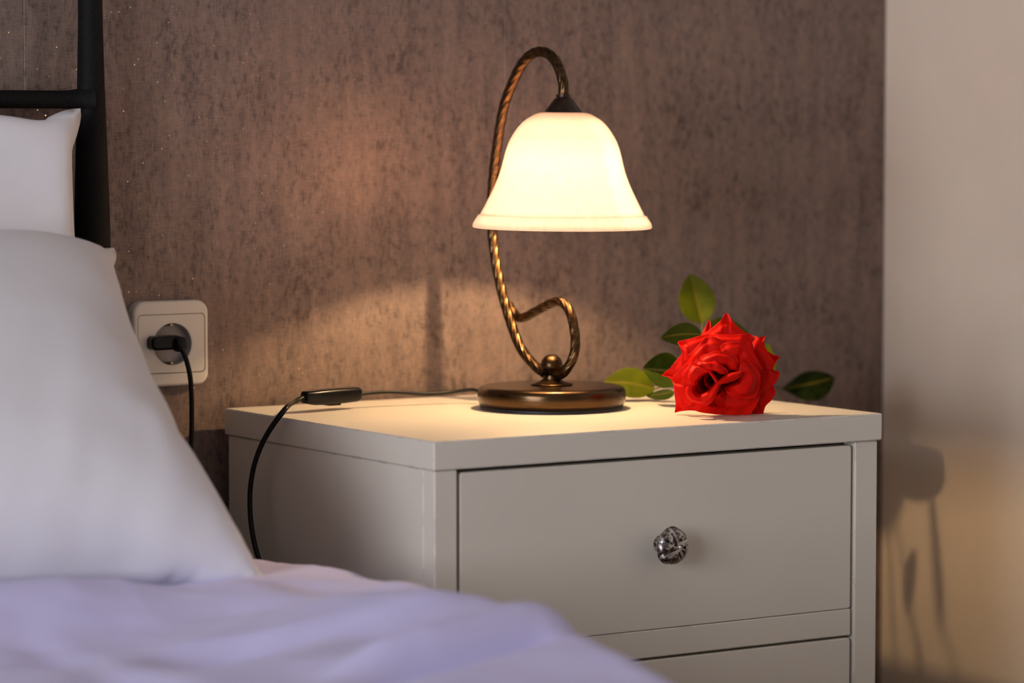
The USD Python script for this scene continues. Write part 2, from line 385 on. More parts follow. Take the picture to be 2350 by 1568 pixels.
# ------------------------------------------------------------------ nightstand
W, D, T = 0.4977, 0.3868, 0.0254
ns = thing("nightstand", "cream painted nightstand with worn edges and a pewter knob on its drawer", "nightstand", (0.25, -0.19, 0))
obj("tabletop", box(0, W, -D, 0, ZT - T, ZT, 0.0011), M["paint"], ns, smooth=False)
ZB = ZT - T
obj("side_panel", box(0.002, 0.020, -0.3655, -0.004, 0.0, ZB - 0.0004, 0.0008), M["paint"], ns, smooth=False)
obj("side_panel", box(0.4745, 0.4935, -0.3655, -0.004, 0.0, ZB - 0.0004, 0.0008), M["paint"], ns, smooth=False)
obj("stile", box(0.0018, 0.0250, -0.3845, -0.366, 0.0, ZB - 0.0004, 0.0011), M["paint"], ns, smooth=False)
obj("stile", box(0.4670, 0.4940, -0.3845, -0.366, 0.0, ZB - 0.0004, 0.0011), M["paint"], ns, smooth=False)
obj("back_panel", box(0.020, 0.4745, -0.012, -0.004, 0.05, ZB - 0.0004, 0.0008), M["dark"], ns, smooth=False)
obj("inner_lining", join([box(0.0205, 0.024, -0.365, -0.013, 0.05, ZB - 0.001), box(0.4655, 0.474, -0.365, -0.013, 0.05, ZB - 0.001),
                          box(0.0205, 0.474, -0.350, -0.013, ZB - 0.004, ZB - 0.001)]), M["dark"], ns, smooth=False)
YF = -0.3830
DX0, DX1 = 0.0290, 0.4636
for z1, z0 in ((-0.1842, -0.2095), (-0.3670, -0.3925), (-0.5495, -0.597)):
    obj("rail", box(0.0252, DX1 + 0.0006, YF, -0.362, ZT + z0, ZT + z1, 0.0011), M["paint"], ns, smooth=False)


KNOB_BANDS = [np.array(P, float) / 25000.0 * 1.06 for P in ([(-95, 385), (-55, 290), (-5, 170), (30, 75)], [(385, 110), (280, 105), (150, 75), (20, 42)],
                                                     [(235, -325), (180, -240), (120, -145), (72, -72)], [(-330, -215), (-210, -175), (-20, -110), (92, -60), (112, 12)])]


def dome(dx, dz):
    """How far the knob's hammered dome stands out: four pillows between the bands."""
    r = np.hypot(dx, dz)
    h = np.interp(r, [0, 0.0055, 0.0097, 0.0135, 0.0160, 0.0172], [0.0252, 0.0256, 0.0252, 0.0236, 0.0212, 0.0182])
    d = np.full(np.shape(dx), 1.0)
    for P in KNOB_BANDS:
        Q = catmull(P, 24)
        d = np.minimum(d, np.min(np.hypot(np.asarray(dx)[..., None] - Q[:, 0], np.asarray(dz)[..., None] - Q[:, 1]), axis=-1))
    return h - 0.0017 * np.exp(-(d / 0.0026) ** 2)


def knob_mesh(xc, zc):
    """Round pewter knob, hammered dome on a stub neck, axis along -y."""
    def wob(t, h):
        return (0.030 * np.sin(3 * t + 1.0) + 0.018 * np.sin(5 * t + 2)) * (h > 0.012)
    prof = [(0.0080, -0.001), (0.0077, 0.002), (0.0064, 0.006), (0.0066, 0.0105), (0.0115, 0.0130), (0.0160, 0.0155), (0.0172, 0.0178)] + [(r, 0.03) for r in np.linspace(0.0168, 0.0004, 20)]
    v, f = lathe(prof, 84, axis=(0, -1, 0), origin=(xc, YF, zc), wob=wob)
    front = -(v[:, 1] - YF) > 0.025
    dx, dz = v[front, 0] - xc, v[front, 2] - zc
    v[front, 1] = YF - dome(dx, dz) - 0.0011 * (fbm(np.c_[dx, dz, dx * 0] * 420.0, 3, 3) - 0.5)
    return v, f


def knob_wires(xc, zc):
    """Two crossed bands of doubled wire laid over the knob's dome."""
    out = []
    for P in KNOB_BANDS:
        d = np.gradient(P, axis=0); nrm = np.c_[-d[:, 1], d[:, 0]]; nrm /= np.linalg.norm(nrm, axis=1, keepdims=True)
        for s in (-1, 1):
            Q = catmull(P + s * nrm * 0.00068, 14)
            out.append(tube(np.c_[xc + Q[:, 0], YF - dome(Q[:, 0], Q[:, 1]) - 0.0006, zc + Q[:, 1]], 0.00078, 8, 22))
    return join(out)


for i, (z1, z0) in enumerate(((-0.0288, -0.1838), (-0.2118, -0.3662), (-0.3948, -0.5488))):
    zc = ZT + (z0 + z1) / 2
    dr = obj("drawer", front_panel((DX0 + DX1) / 2, zc, DX1 - DX0, z1 - z0, YF, YF + 0.018, 0.0032, 0.0012, 2), M["paint"], ns, smooth=35)
    obj("knob", knob_mesh(0.2425, zc), M["pewter"], dr, label="hammered pewter knob")
    obj("knob_wire", knob_wires(0.2425, zc), M["pewter_bright"], dr)

# ------------------------------------------------------------------ table lamp
LB = np.array([0.2655, -0.1705, ZT])
DV = np.array([-0.094, 0.9955, 0.0]); PV = np.array([0.9955, 0.094, 0.0])     # the arm's plane, and across it
KS = 1475.0                                                                    # pixels per metre along DV as the photograph shows it
lampx = thing("table_lamp", "lit bronze table lamp with a bell shaped opal glass shade and twisted arm", "lamp", LB)
obj("base_pad", lathe([(0.0660, 0.0), (0.0690, 0.0), (0.0690, 0.0028), (0.066, 0.0034)], 96, origin=LB), M["rubber"], lampx, label="black rubber ring under the base")
obj("base", lathe([(0.0640, 0.0030), (0.0688, 0.0032), (0.0700, 0.0045), (0.0712, 0.0075), (0.0716, 0.0120), (0.0714, 0.0165), (0.0706, 0.0190), (0.0690, 0.0207), (0.0665, 0.0217),
                   (0.062, 0.0222), (0.03, 0.0226), (0.005, 0.0227)], 128, origin=LB), M["bronze_base"], lampx)
obj("collar", lathe([(0.0200, 0.0228), (0.0203, 0.0236), (0.0198, 0.0242), (0.0120, 0.0262), (0.0085, 0.0285), (0.0080, 0.032)], 64, origin=LB), M["bronze"], lampx)
BC = LB + np.array([0, 0, 0.0415])
obj("ball", lathe([(0.0107 * math.sin(a), -0.0107 * math.cos(a)) for a in np.linspace(0.02, math.pi - 0.02, 28)], 48, origin=BC), M["bronze"], lampx)


def arm_point(px, py, e=0.0):
    """The point on the arm's upright plane (moved e across it) that a pixel shows."""
    o = LB + PV * e
    d = FW + RT * (px - 1175) / FPX - UP * (py - 784) / FPX
    k = ((o - CAM) @ PV) / (d @ PV)
    return CAM + d * k


stem_px = [(1293, 224), (1293.5, 205), (1292, 188), (1287, 168), (1277, 144), (1260, 125), (1240, 118.5), (1219, 125), (1200, 144), (1183, 175), (1160, 233), (1147, 294), (1138, 356), (1131, 417), (1128.5, 470), (1129.5, 528),
           (1132, 560), (1139, 608), (1151, 667), (1167, 725), (1188, 784), (1204, 813), (1230, 842), (1252, 858)]
obj("arm", tube([arm_point(*p) for p in stem_px], [0.0049, 0.0049, 0.0048, 0.0047, 0.0047], 36, 260, lobes=8, amp=0.055, pitch=0.105), M["bronze"], lampx, smooth=50)
curl_px = [(1274, 862, 0), (1290, 858, .001), (1303, 843, .003), (1314, 823, .006), (1319.5, 800, .008), (1320, 775, .010), (1316, 745, .011), (1310, 722, .0115), (1299, 702, .012), (1284, 692.5, .012), (1263, 697, .012),
           (1240, 709, .012), (1216, 722.5, .0115), (1198, 730, .0112), (1186, 727, .0108), (1176, 714, .0104), (1168, 700, .010)]
obj("curl", tube([arm_point(*p) for p in curl_px], [0.0046] * 4 + [0.0044], 36, 150, lobes=8, amp=0.055, pitch=0.105), M["bronze"], lampx, smooth=50)
SC = arm_point(1290.3, 524.0)                       # the middle of the shade's rim
TOPC = arm_point(1293, 222)
SA = TOPC - SC; SA /= np.linalg.norm(SA)            # the shade's axis, a touch off plumb
hcap = (TOPC - SC) @ SA
obj("cap", lathe([(0.0070, hcap + 0.002), (0.0070, hcap - 0.0005), (0.0066, hcap - 0.001), (0.0090, hcap - 0.0022), (0.0184, hcap - 0.0150), (0.0188, hcap - 0.0158), (0.0188, hcap - 0.0172), (0.010, hcap - 0.0175)][::-1], 64, origin=SC, axis=SA), M["bronze_dark"], lampx)
prof = [(0.0010, 0.1105), (0.0100, 0.1107), (0.0196, 0.1106), (0.0245, 0.1098), (0.0300, 0.1072), (0.0360, 0.1035), (0.0433, 0.0962), (0.0482, 0.0890), (0.0515, 0.0830), (0.0557, 0.0706), (0.0588, 0.0579), (0.0630, 0.0455), (0.0684, 0.0333),
        (0.0748, 0.0205), (0.0786, 0.0134), (0.0794, 0.0127), (0.0806, 0.0126), (0.0852, 0.0052), (0.0862, 0.0020), (0.0855, 0.0004)]
inner = [(max(r - 0.0040, 0.0008), h - (0.0040 if h > 0.09 else 0.0015 if h > 0.003 else -0.0004)) for r, h in prof[::-1]]
pp = catmull(prof[:14], 60).tolist() + prof[14:]
inn = catmull(inner[5:], 60).tolist()
shade_profile = pp + [(0.0838, 0.0), (0.0812, 0.0008)] + inner[3:5] + inn
obj("shade", lathe(shade_profile[::-1], 112, origin=SC, axis=SA), M["opal"], lampx, smooth=35, label="glowing cream opal glass bell shade")
BP = SC + SA * 0.0465                                  # the bulb's middle
obj("bulb_holder", lathe([(0.005, 0.055), (0.006, 0.066), (0.013, 0.068), (0.013, 0.104), (0.008, 0.1062)], 32, origin=SC, axis=SA), M["plastic_white"], lampx)
obj("bulb", lathe([(0.0018, -0.0072), (0.0038, -0.0064), (0.0042, 0.0), (0.0038, 0.0064), (0.0018, 0.0072)], 20, origin=BP, axis=SA), M["bulb"], lampx, smooth=True, label="glowing filament of the bulb inside the shade")

# cord, in-line switch and plug
sw0, sw1 = at(697, 912, y=-0.088), at(823, 905, y=-0.072)
dsw = sw1 - sw0; Lsw = np.linalg.norm(dsw); ex = dsw / Lsw
ez = np.array([0, 0, 1.0]) - ex * ex[2]; ez /= np.linalg.norm(ez); ey = np.cross(ez, ex)
rings = []
for s, w, hu, hd in ((0.0, .0045, .0042, .0050), (0.02, .0056, .0056, .0060), (0.16, .0068, .0062, .0078), (0.36, .0074, .0070, .0082), (0.7, .0074, .0074, .0076), (0.93, .0072, .0074, .0068), (0.985, .0062, .0062, .0054), (1.0, .0048, .0046, .0042)):
    o = rounded(2 * w, hu + hd, min(w, (hu + hd) / 2) * 0.55, 5)
    rings.append(sw0 + ex * Lsw * s + np.outer(o[:, 0], ey) + np.outer(o[:, 1] + (hu - hd) / 2, ez))
obj("cord_switch", loft(rings[::-1]), M["black_plastic"], lampx, smooth=45, label="black in-line switch on the cord")
rk = [sw0 + ex * (Lsw * 0.52 + a) + ey * b + ez * c for a in (-0.007, 0.007) for b in (-.0045, .0045) for c in (-0.0092, -0.006)]
obj("switch_rocker", hull(rk), M["black_plastic"], lampx, smooth=False)
wire_a = [LB + DV * 0.060 + np.array([-0.02, 0, 0.008]), LB + DV * 0.074 + np.array([-0.028, 0, 0.012]), at(1085, 895, y=-0.088), at(1030, 901, y=-0.078), at(960, 904, y=-0.074), at(890, 900, y=-0.073), sw1 + ex * 0.001, sw1 - ex * 0.006]
obj("power_cord", tube(wire_a, 0.0024, 12, 90, flat=0.75), M["cable"], lampx)
wire_b = [sw0 + ex * 0.006, sw0, at(676, 923, y=-0.096), at(652, 942, x=-0.012), at(625, 978, x=-0.017), at(600, 1022, x=-0.02), at(583, 1070, x=-0.022), at(574, 1130, x=-0.022), at(575, 1190, x=-0.022), at(582, 1238, x=-0.022), at(593, 1280, x=-0.022),
          at(610, 1340, x=-0.024), np.array([-0.025, -0.10, 0.36]), np.array([-0.028, -0.06, 0.30]), np.array([-0.030, -0.03, 0.33]), at(437, 1090, y=-0.010), at(439, 1010, y=-0.010), at(440, 940, y=-0.011), at(438, 880, y=-0.014), at(430, 835, y=-0.015), at(416, 801, y=-0.0135), at(406, 792, y=-0.008)]
obj("power_cord", tube(wire_b, 0.0028, 12, 260, flat=0.8), M["cable"], lampx)
pc = at(389, 787, y=-0.002)
pl = [front_panel(pc[0] - 0.0035, pc[2], 0.0330, 0.0135, -0.0065, 0.010, 0.005, 0.003, 2), front_panel(pc[0] + 0.0085, pc[2] - 0.0015, 0.0115, 0.0145, -0.0120, -0.003, 0.004, 0.003, 2)]
obj("plug", join(pl), M["black_plastic"], lampx, smooth=45)

# ------------------------------------------------------------------ wall socket
sx, sz = -0.0530, ZT + 0.0640
SF = G - 0.0115
so = thing("wall_socket", "white square wall socket with a black plug, behind the pillow edge", "socket", (sx, G, sz))


def frame_ring(w, h, yf, yb, r, c, iw, ih, ir, steps=4):
    n = 8
    def ring(w_, h_, r_, y):
        o = rounded(w_, h_, r_, n); return np.c_[o[:, 0] + sx, np.full(len(o), y), o[:, 1] + sz]
    rings = [ring(w, h, r, yb)]
    for a in np.linspace(0, np.pi / 2, steps + 2):
        k = c * (1 - math.cos(a)); rings.append(ring(w - 2 * k, h - 2 * k, r - k, yf + c - c * math.sin(a)))
    rings += [ring(iw, ih, ir, yf), ring(iw, ih, ir, yb)]
    return loft(rings, (False, False))


obj("frame", frame_ring(0.0800, 0.0820, SF, G, 0.0120, 0.0036, 0.0720, 0.0570, 0.0045), M["plastic_white"], so, smooth=30)
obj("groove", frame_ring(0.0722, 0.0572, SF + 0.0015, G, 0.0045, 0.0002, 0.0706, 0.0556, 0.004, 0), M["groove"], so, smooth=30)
# insert with a round hole
hx, hz, hr = sx + 0.0012, sz - 0.0005, 0.0200
nn = 96
th = np.linspace(0, 2 * np.pi, nn, endpoint=False)
def circ(r, y):
    return np.c_[hx + r * np.cos(th), np.full(nn, y), hz + r * np.sin(th)]
def rect(w, h, y, r=0.0035):
    o = rounded(w, h, r, 12); o = np.vstack([o, o[:1]])
    o = np.vstack([np.linspace(a, b, 30, endpoint=False) for a, b in zip(o[:-1], o[1:])])
    ang = np.arctan2(o[:, 1], o[:, 0]) % (2 * np.pi); k = np.argsort(ang)
    q = np.stack([np.interp(th, ang[k], o[k, i], period=2 * np.pi) for i in (0, 1)], 1)
    return np.c_[q[:, 0] + sx, np.full(nn, y), q[:, 1] + sz]
obj("insert", loft([rect(0.0710, 0.0560, G - 0.002), rect(0.0710, 0.0560, SF + 0.0008), rect(0.0696, 0.0546, SF), circ(hr + 0.0006, SF), circ(hr, SF + 0.0006), circ(hr, G - 0.002)], (False, False)), M["plastic_white"], so, smooth=30)
obj("cup", loft([circ(hr - 0.00005, SF + 0.0012), circ(hr - 0.0004, G - 0.0015), circ(0.0001, G - 0.0014)], (False, False)), M["cup"], so, smooth=30)
for s in (-1, 1):
    obj("earth_slot", box(hx - 0.0075, hx - 0.0005, SF + 0.002, G - 0.001, hz + s * 0.0186 - 0.0012, hz + s * 0.0186 + 0.0012, 0.0003), M["socket_black"], so, smooth=False)
    obj("earth_clip", box(hx - 0.0018, hx + 0.0014, SF + 0.0016, G - 0.001, hz + s * 0.0184 - 0.0013, hz + s * 0.0184 + 0.0013, 0.0005), M["brass"], so, smooth=False)

# ------------------------------------------------------------------ bed
bed = thing("bed", "black iron bed with a headboard of round tapering bars against the wall", "bed", (-0.95, -1.05, 0))
PX, PY = -0.1478, -0.0215
post_profile = [(0.0190, 0.0), (0.0190, 0.5), (0.0184, 0.66), (0.0169, 0.76), (0.0150, 0.84), (0.0127, 0.91), (0.0112, 0.985), (0.0104, 1.06), (0.0100, 1.14), (0.0120, 1.15), (0.0145, 1.165), (0.012, 1.18), (0.002, 1.188)]
obj("headboard_post", lathe(catmull(post_profile[:9], 40).tolist() + post_profile[9:], 40, origin=(PX, PY, 0)), M["steel_black"], bed)
obj("headboard_post", lathe(catmull(post_profile[:9], 40).tolist() + post_profile[9:], 40, origin=(-1.76, PY, 0)), M["steel_black"], bed)
for zr in (ZT + 0.2955, ZT - 0.12):
    n = 44
    xs = np.linspace(-1.755, PX - 0.003, 160)
    rr = 0.0083 + 0.0040 * np.exp(-np.minimum(PX - 0.008 - xs, xs + 1.752) / 0.006)
    t = np.linspace(0, 2 * np.pi, 24, endpoint=False)
    obj("headboard_rail", loft([np.c_[np.full(24, x), PY + r * np.cos(t), zr + r * np.sin(t)] for x, r in zip(xs, rr)]), M["steel_black"], bed)
for k, xb in enumerate(np.linspace(-1.55, -0.36, 6)):
    obj("headboard_bar", lathe([(0.006, ZT - 0.12), (0.006, ZT + 0.2955)], 16, origin=(xb, PY, 0)), M["steel_black"], bed)
obj("side_rail", box(-0.190, -0.165, -2.05, -0.03, 0.22, 0.30, 0.004), M["steel_black"], bed, smooth=False)
obj("side_rail", box(-1.74, -1.715, -2.05, -0.03, 0.22, 0.30, 0.004), M["steel_black"], bed, smooth=False)
obj("foot_rail", box(-1.74, -0.165, -2.08, -2.05, 0.22, 0.30, 0.004), M["steel_black"], bed, smooth=False)
obj("slat_base", box(-1.715, -0.190, -2.05, -0.05, 0.225, 0.245, 0.002), M["floor"], bed, smooth=False)
for xl in (-0.18, -1.73):
    obj("leg", lathe([(0.018, 0), (0.020, 0.24)], 24, origin=(xl, -2.065, 0)), M["steel_black"], bed)
obj("mattress", front_panel(-0.955, 0.345, 1.50, 0.20, -2.03, -0.055, 0.05, 0.03, 3), M["linen"], None, smooth=40,
    label="white mattress under the duvet on the iron bed", category="mattress")

# duvet ------------------------------------------------------------
ED = np.array([(-2.2, -.115), (-1.2, -.125), (-.94, -.135), (-.862, -.120), (-.824, -.112), (-.768, -.102), (-.71, -.097), (-.65, -.094), (-.586, -.094), (-.553, -.094), (-.485, -.098), (-.413, -.100), (-.339, -.105), (-.26, -.112), (-.1, -.118)])


def duvet():
    nx, ny = 330, 300
    ys = np.concatenate([np.linspace(-2.06, -1.0, 60, endpoint=False), np.linspace(-1.0, -0.10, ny - 60)])
    xe = -0.085; rad = 0.045; flat = 1.58
    L = flat + rad * np.pi / 2 + 0.30
    s = np.concatenate([np.linspace(-0.25, 0.9, 70, endpoint=False), np.linspace(0.9, flat + 0.16, 210, endpoint=False), np.linspace(flat + 0.16, L, nx - 280)])
    X = np.zeros((len(ys), nx)); Z = np.zeros_like(X); NX = np.zeros_like(X); NZ = np.zeros_like(X)
    for j, q in enumerate(s):
        if q < 0:
            x, z, n = xe - rad - flat - 0.02, q, (-1, 0)
        elif q < flat:
            x, z, n = xe - rad - flat + q, 0.0, (0, 1)
        elif q < flat + rad * np.pi / 2:
            a = (q - flat) / rad; x, z, n = xe - rad + rad * math.sin(a), -rad + rad * math.cos(a), (math.sin(a), math.cos(a))
        else:
            x, z, n = xe, -rad - (q - flat - rad * np.pi / 2), (1, 0)
        X[:, j], Z[:, j], NX[:, j], NZ[:, j] = x, z, n[0], n[1]
    Y = np.repeat(ys[:, None], nx, 1); S = np.repeat(s[None], len(ys), 0)
    ridge = np.interp(Y, ED[:, 0], ED[:, 1])
    near = np.exp(-np.clip((flat - 0.02 - S) / 0.17, 0, 9) ** 2)
    top = -0.122 * (1 - near) + ridge * near
    p3 = np.stack([S, Y, np.zeros_like(S)], -1)
    bump = 0.022 * (fbm(p3 * [4.2, 3.2, 1], 3, 5) - 0.5) + 0.013 * (fbm(p3 * [8, 17, 1], 3, 8) - 0.5)
    def crease(a, b, w, h, side=0.0):
        a, b = np.array(a), np.array(b); d = b - a; l = np.linalg.norm(d); d = d / l
        px, py = X - a[0], Y - a[1]
        t = px * d[0] + py * d[1]; n = -px * d[1] + py * d[0]
        fade = np.clip((t + 0.04) / 0.08, 0, 1) * np.clip((l + 0.04 - t) / 0.08, 0, 1)
        fade = fade * fade * (3 - 2 * fade)
        return fade * h * (-np.exp(-(n / w) ** 2) + 0.8 * np.exp(-((n - side) / (1.6 * w)) ** 2))
    bump += (0.019 + 0.020 * np.clip((-0.24 - X) / 0.14, 0, 1)) * np.exp(-((Y + 0.458) / 0.058) ** 2) * np.clip((-0.13 - X) / 0.20, 0, 1) * (S > 0) * np.clip((X + 1.0) / 0.2, 0, 1)     # the duvet rises against the pillow
    bump += crease((-0.30, -0.80), (-0.112, -0.762), 0.011, 0.020, 0.030)
    bump += crease((-0.44, -0.52), (-0.45, -0.80), 0.022, 0.004, 0.035)
    bump += crease((-0.38, -0.62), (-0.15, -0.70), 0.030, 0.006, 0.05)
    bump += crease((-0.20, -0.45), (-0.12, -0.64), 0.022, 0.005, -0.04)
    P = np.stack([X + NX * bump, Y, ZT + Z + top + NZ * bump], -1)
    idx = np.arange(len(ys) * nx).reshape(len(ys), nx)
    f = np.stack([idx[:-1, :-1], idx[:-1, 1:], idx[1:, 1:], idx[1:, :-1]], -1).reshape(-1, 4)
    v = P.reshape(-1, 3); n0 = len(v)
    under = v.copy()
    Nrm = np.stack([NX, np.zeros_like(NX), NZ], -1).reshape(-1, 3)
    under -= Nrm * 0.022
    f2 = f[:, ::-1] + n0
    rim = np.concatenate([idx[0, :], idx[1:, -1], idx[-1, -2::-1], idx[-2:0:-1, 0]])
    side = np.stack([rim, np.roll(rim, -1), np.roll(rim, -1) + n0, rim + n0], -1)[:, ::-1]
    return np.vstack([v, under]), np.vstack([f, f2, side])


obj("duvet", duvet(), M["duvet_linen"], None, smooth=True, label="soft white duvet spread over the bed, in the front of the picture", category="duvet")


# pillows: two sheets sewn at the rim and blown up ----------------------
def pillow_cloth(w, h, nx, ny, puff, fill, steps=170, seed=0):
    gx, gy = np.meshgrid(np.linspace(-w / 2, w / 2, nx), np.linspace(-h / 2, h / 2, ny))
    rng = np.random.default_rng(seed)
    P = np.zeros((2, ny, nx, 3)); P[..., 0] = gx; P[..., 1] = gy
    b = np.sin(np.pi * np.linspace(0, 1, nx))[None] * np.sin(np.pi * np.linspace(0, 1, ny))[:, None]
    P[0, ..., 2] = 0.02 * b; P[1, ..., 2] = -0.02 * b
    P[..., 2] += 0.004 * (fbm(np.stack([gx * 22, gy * 22, np.zeros_like(gx)], -1), 3, seed) - 0.5) * b
    V = np.zeros_like(P)
    lx, ly = w / (nx - 1), h / (ny - 1); ld = math.hypot(lx, ly)

    def pull(A, B, rest, k=1.0):
        d = B - A; l = np.linalg.norm(d, axis=-1, keepdims=True) + 1e-9
        e = (l - rest) / l
        e = np.where(e > 0, e, e * 0.15) * 0.5 * k
        c = d * e
        A += c; B -= c
    sl = [(slice(0, None, 2), slice(1, None, 2)), (slice(1, None, 2), slice(2, None, 2))]
    for it in range(steps):
        du = np.gradient(P, axis=2); dv = np.gradient(P, axis=1)
        N = np.cross(du, dv); N /= np.linalg.norm(N, axis=-1, keepdims=True) + 1e-9
        N[1] *= -1
        old = P.copy()
        full = float(np.clip((fill - (P[0, ..., 2] - P[1, ..., 2]).mean()) / fill * 6, -1, 1))      # a down filling of a given bulk
        P = P + V * 0.88 + N * puff * full * min(1, it / 20)
        for _ in range(7):
            for o in (0, 1):
                a = P[:, :, o:nx - 1:2]; c = P[:, :, o + 1:nx:2]; k = min(a.shape[2], c.shape[2]); pull(a[:, :, :k], c[:, :, :k], lx)
                a = P[:, o:ny - 1:2]; c = P[:, o + 1:ny:2]; k = min(a.shape[1], c.shape[1]); pull(a[:, :k], c[:, :k], ly)
            for o in (0, 1):
                a = P[:, o:ny - 1:2, :-1]; c = P[:, o + 1:ny:2, 1:]; k = min(a.shape[1], c.shape[1])
                for q in (0, 1):
                    pull(a[:, :k, q::2], c[:, :k, q::2], ld, 0.5)
                a = P[:, o:ny - 1:2, 1:]; c = P[:, o + 1:ny:2, :-1]
                for q in (0, 1):
                    pull(a[:, :k, q::2], c[:, :k, q::2], ld, 0.5)
            for s_ in (np.s_[:, 0], np.s_[:, -1], np.s_[:, :, 0], np.s_[:, :, -1]):
                mean = P[s_].mean(0); P[s_] = mean
        V = P - old
    for _ in range(7):                                   # let the cloth's finest ripples relax
        Q = P.copy()
        Q[:, 1:-1, 1:-1] = 0.5 * P[:, 1:-1, 1:-1] + 0.125 * (P[:, :-2, 1:-1] + P[:, 2:, 1:-1] + P[:, 1:-1, :-2] + P[:, 1:-1, 2:])
        P = Q
    return P


def pillow_mesh(P, dome=0.0, waves=0.0, folds=0.0006):
    _, ny, nx, _ = P.shape
    w, h = np.ptp(P[..., 0]) / 2, np.ptp(P[..., 1]) / 2
    e = np.clip((w - np.abs(P[..., 0])) / 0.16, 0, 1); e = e * e * (3 - 2 * e)
    up = np.clip(P[..., 1] / h, 0, 1) ** 2
    P[..., 1] += (dome * (e - 0.36) + waves * (np.sin(P[..., 0] * 95) + 0.6 * np.sin(P[..., 0] * 57 + 1)) * e) * up
    idx = np.arange(ny * nx).reshape(ny, nx)
    back = idx + ny * nx
    rimmask = np.zeros((ny, nx), bool); rimmask[0] = rimmask[-1] = True; rimmask[:, 0] = rimmask[:, -1] = True
    back = np.where(rimmask, idx, back)
    def quads(i):
        return np.stack([i[:-1, :-1], i[:-1, 1:], i[1:, 1:], i[1:, :-1]], -1).reshape(-1, 4)
    f = np.vstack([quads(idx), quads(back)[:, ::-1]])
    p = P.reshape(-1, 3)
    soft = np.exp(-((p[:, 1] + 0.5 * h) / (0.55 * h)) ** 2) * np.clip((w - np.abs(p[:, 0])) / 0.06, 0, 1)
    wob = fbm(np.c_[p[:, 0] * 9, p[:, 1] * 6, np.sign(p[:, 2])], 3, 4) - 0.5
    p[:, 2] += np.sign(p[:, 2]) * folds * soft * (np.sin(2 * np.pi * (p[:, 0] * 11 - p[:, 1] * 6) + 7 * wob) + 0.6 * np.sin(2 * np.pi * (p[:, 0] * 21 - p[:, 1] * 9) + 9 * wob)) + np.sign(p[:, 2]) * 0.0015 * wob * np.clip((w - np.abs(p[:, 0])) / 0.05, 0, 1) * np.clip((h - np.abs(p[:, 1])) / 0.05, 0, 1)
    use, f = np.unique(f, return_inverse=True)
    return P.reshape(-1, 3)[use], f.reshape(-1, 4)


def place(v, origin, ux, uy):
    ux = np.array(ux, float); ux /= np.linalg.norm(ux); uy = np.array(uy, float); uy -= ux * (uy @ ux); uy /= np.linalg.norm(uy)
    return np.array(origin) + v @ np.stack([ux, uy, np.cross(ux, uy)])


def squeeze(v, floor=None, wall=None):
    v = v.copy()
    if floor is not None:
        d = floor - v[:, 2]
        v[:, 2] = np.where(d > -0.01, floor + 0.01 * np.exp(-np.clip(d + 0.01, 0, 1) / 0.01) - 0.0, v[:, 2])
    if wall is not None:
        v[:, 1] = np.minimum(v[:, 1], wall)
    return v


pv, pf = pillow_mesh(pillow_cloth(0.72, 0.445, 84, 56, 0.0004, 0.108, seed=3), 0.046)
p1 = place(pv, (-0.526, -0.284, ZT + 0.032), (1, 0.02, 0), (0, 0.30, 0.285))
obj("pillow", (squeeze(p1, floor=ZT - 0.113), pf), M["linen"], None, smooth=True,
    label="large white pillow leaning at the front of the bed's head", category="pillow")
pv2, pf2 = pillow_mesh(pillow_cloth(0.72, 0.44, 84, 56, 0.0004, 0.05, seed=11), 0.026, 0.0028)
p2 = place(pv2, (-0.530, -0.094, ZT + 0.084), (1, 0, 0), (0, 0.07, 0.40))
obj("pillow", (squeeze(p2, floor=ZT - 0.118, wall=-0.034), pf2), M["linen"], None, smooth=True,
    label="white pillow standing upright behind the leaning one, against the iron headboard", category="pillow")

# ------------------------------------------------------------------ rose
rose = thing("rose", "red rose with green leaves lying on the nightstand beside the lamp", "rose", (0.40, -0.25, ZT))
RO = at(1660.7, 848.3, y=-0.335)
RN = CAM - RO; RN /= np.linalg.norm(RN)
PXM = FPX / ((RO - CAM) @ FW)            # pixels per metre at the flower


def fl(x, y, h):
    """A point of the flower: x, y as drawn (840, 880 is the flower's middle, 5.228 units to a pixel), h centimetres towards its face."""
    return RO + RT * (x - 840) / 5.228 / PXM - UP * (y - 880) / 5.228 / PXM + RN * h * 0.01


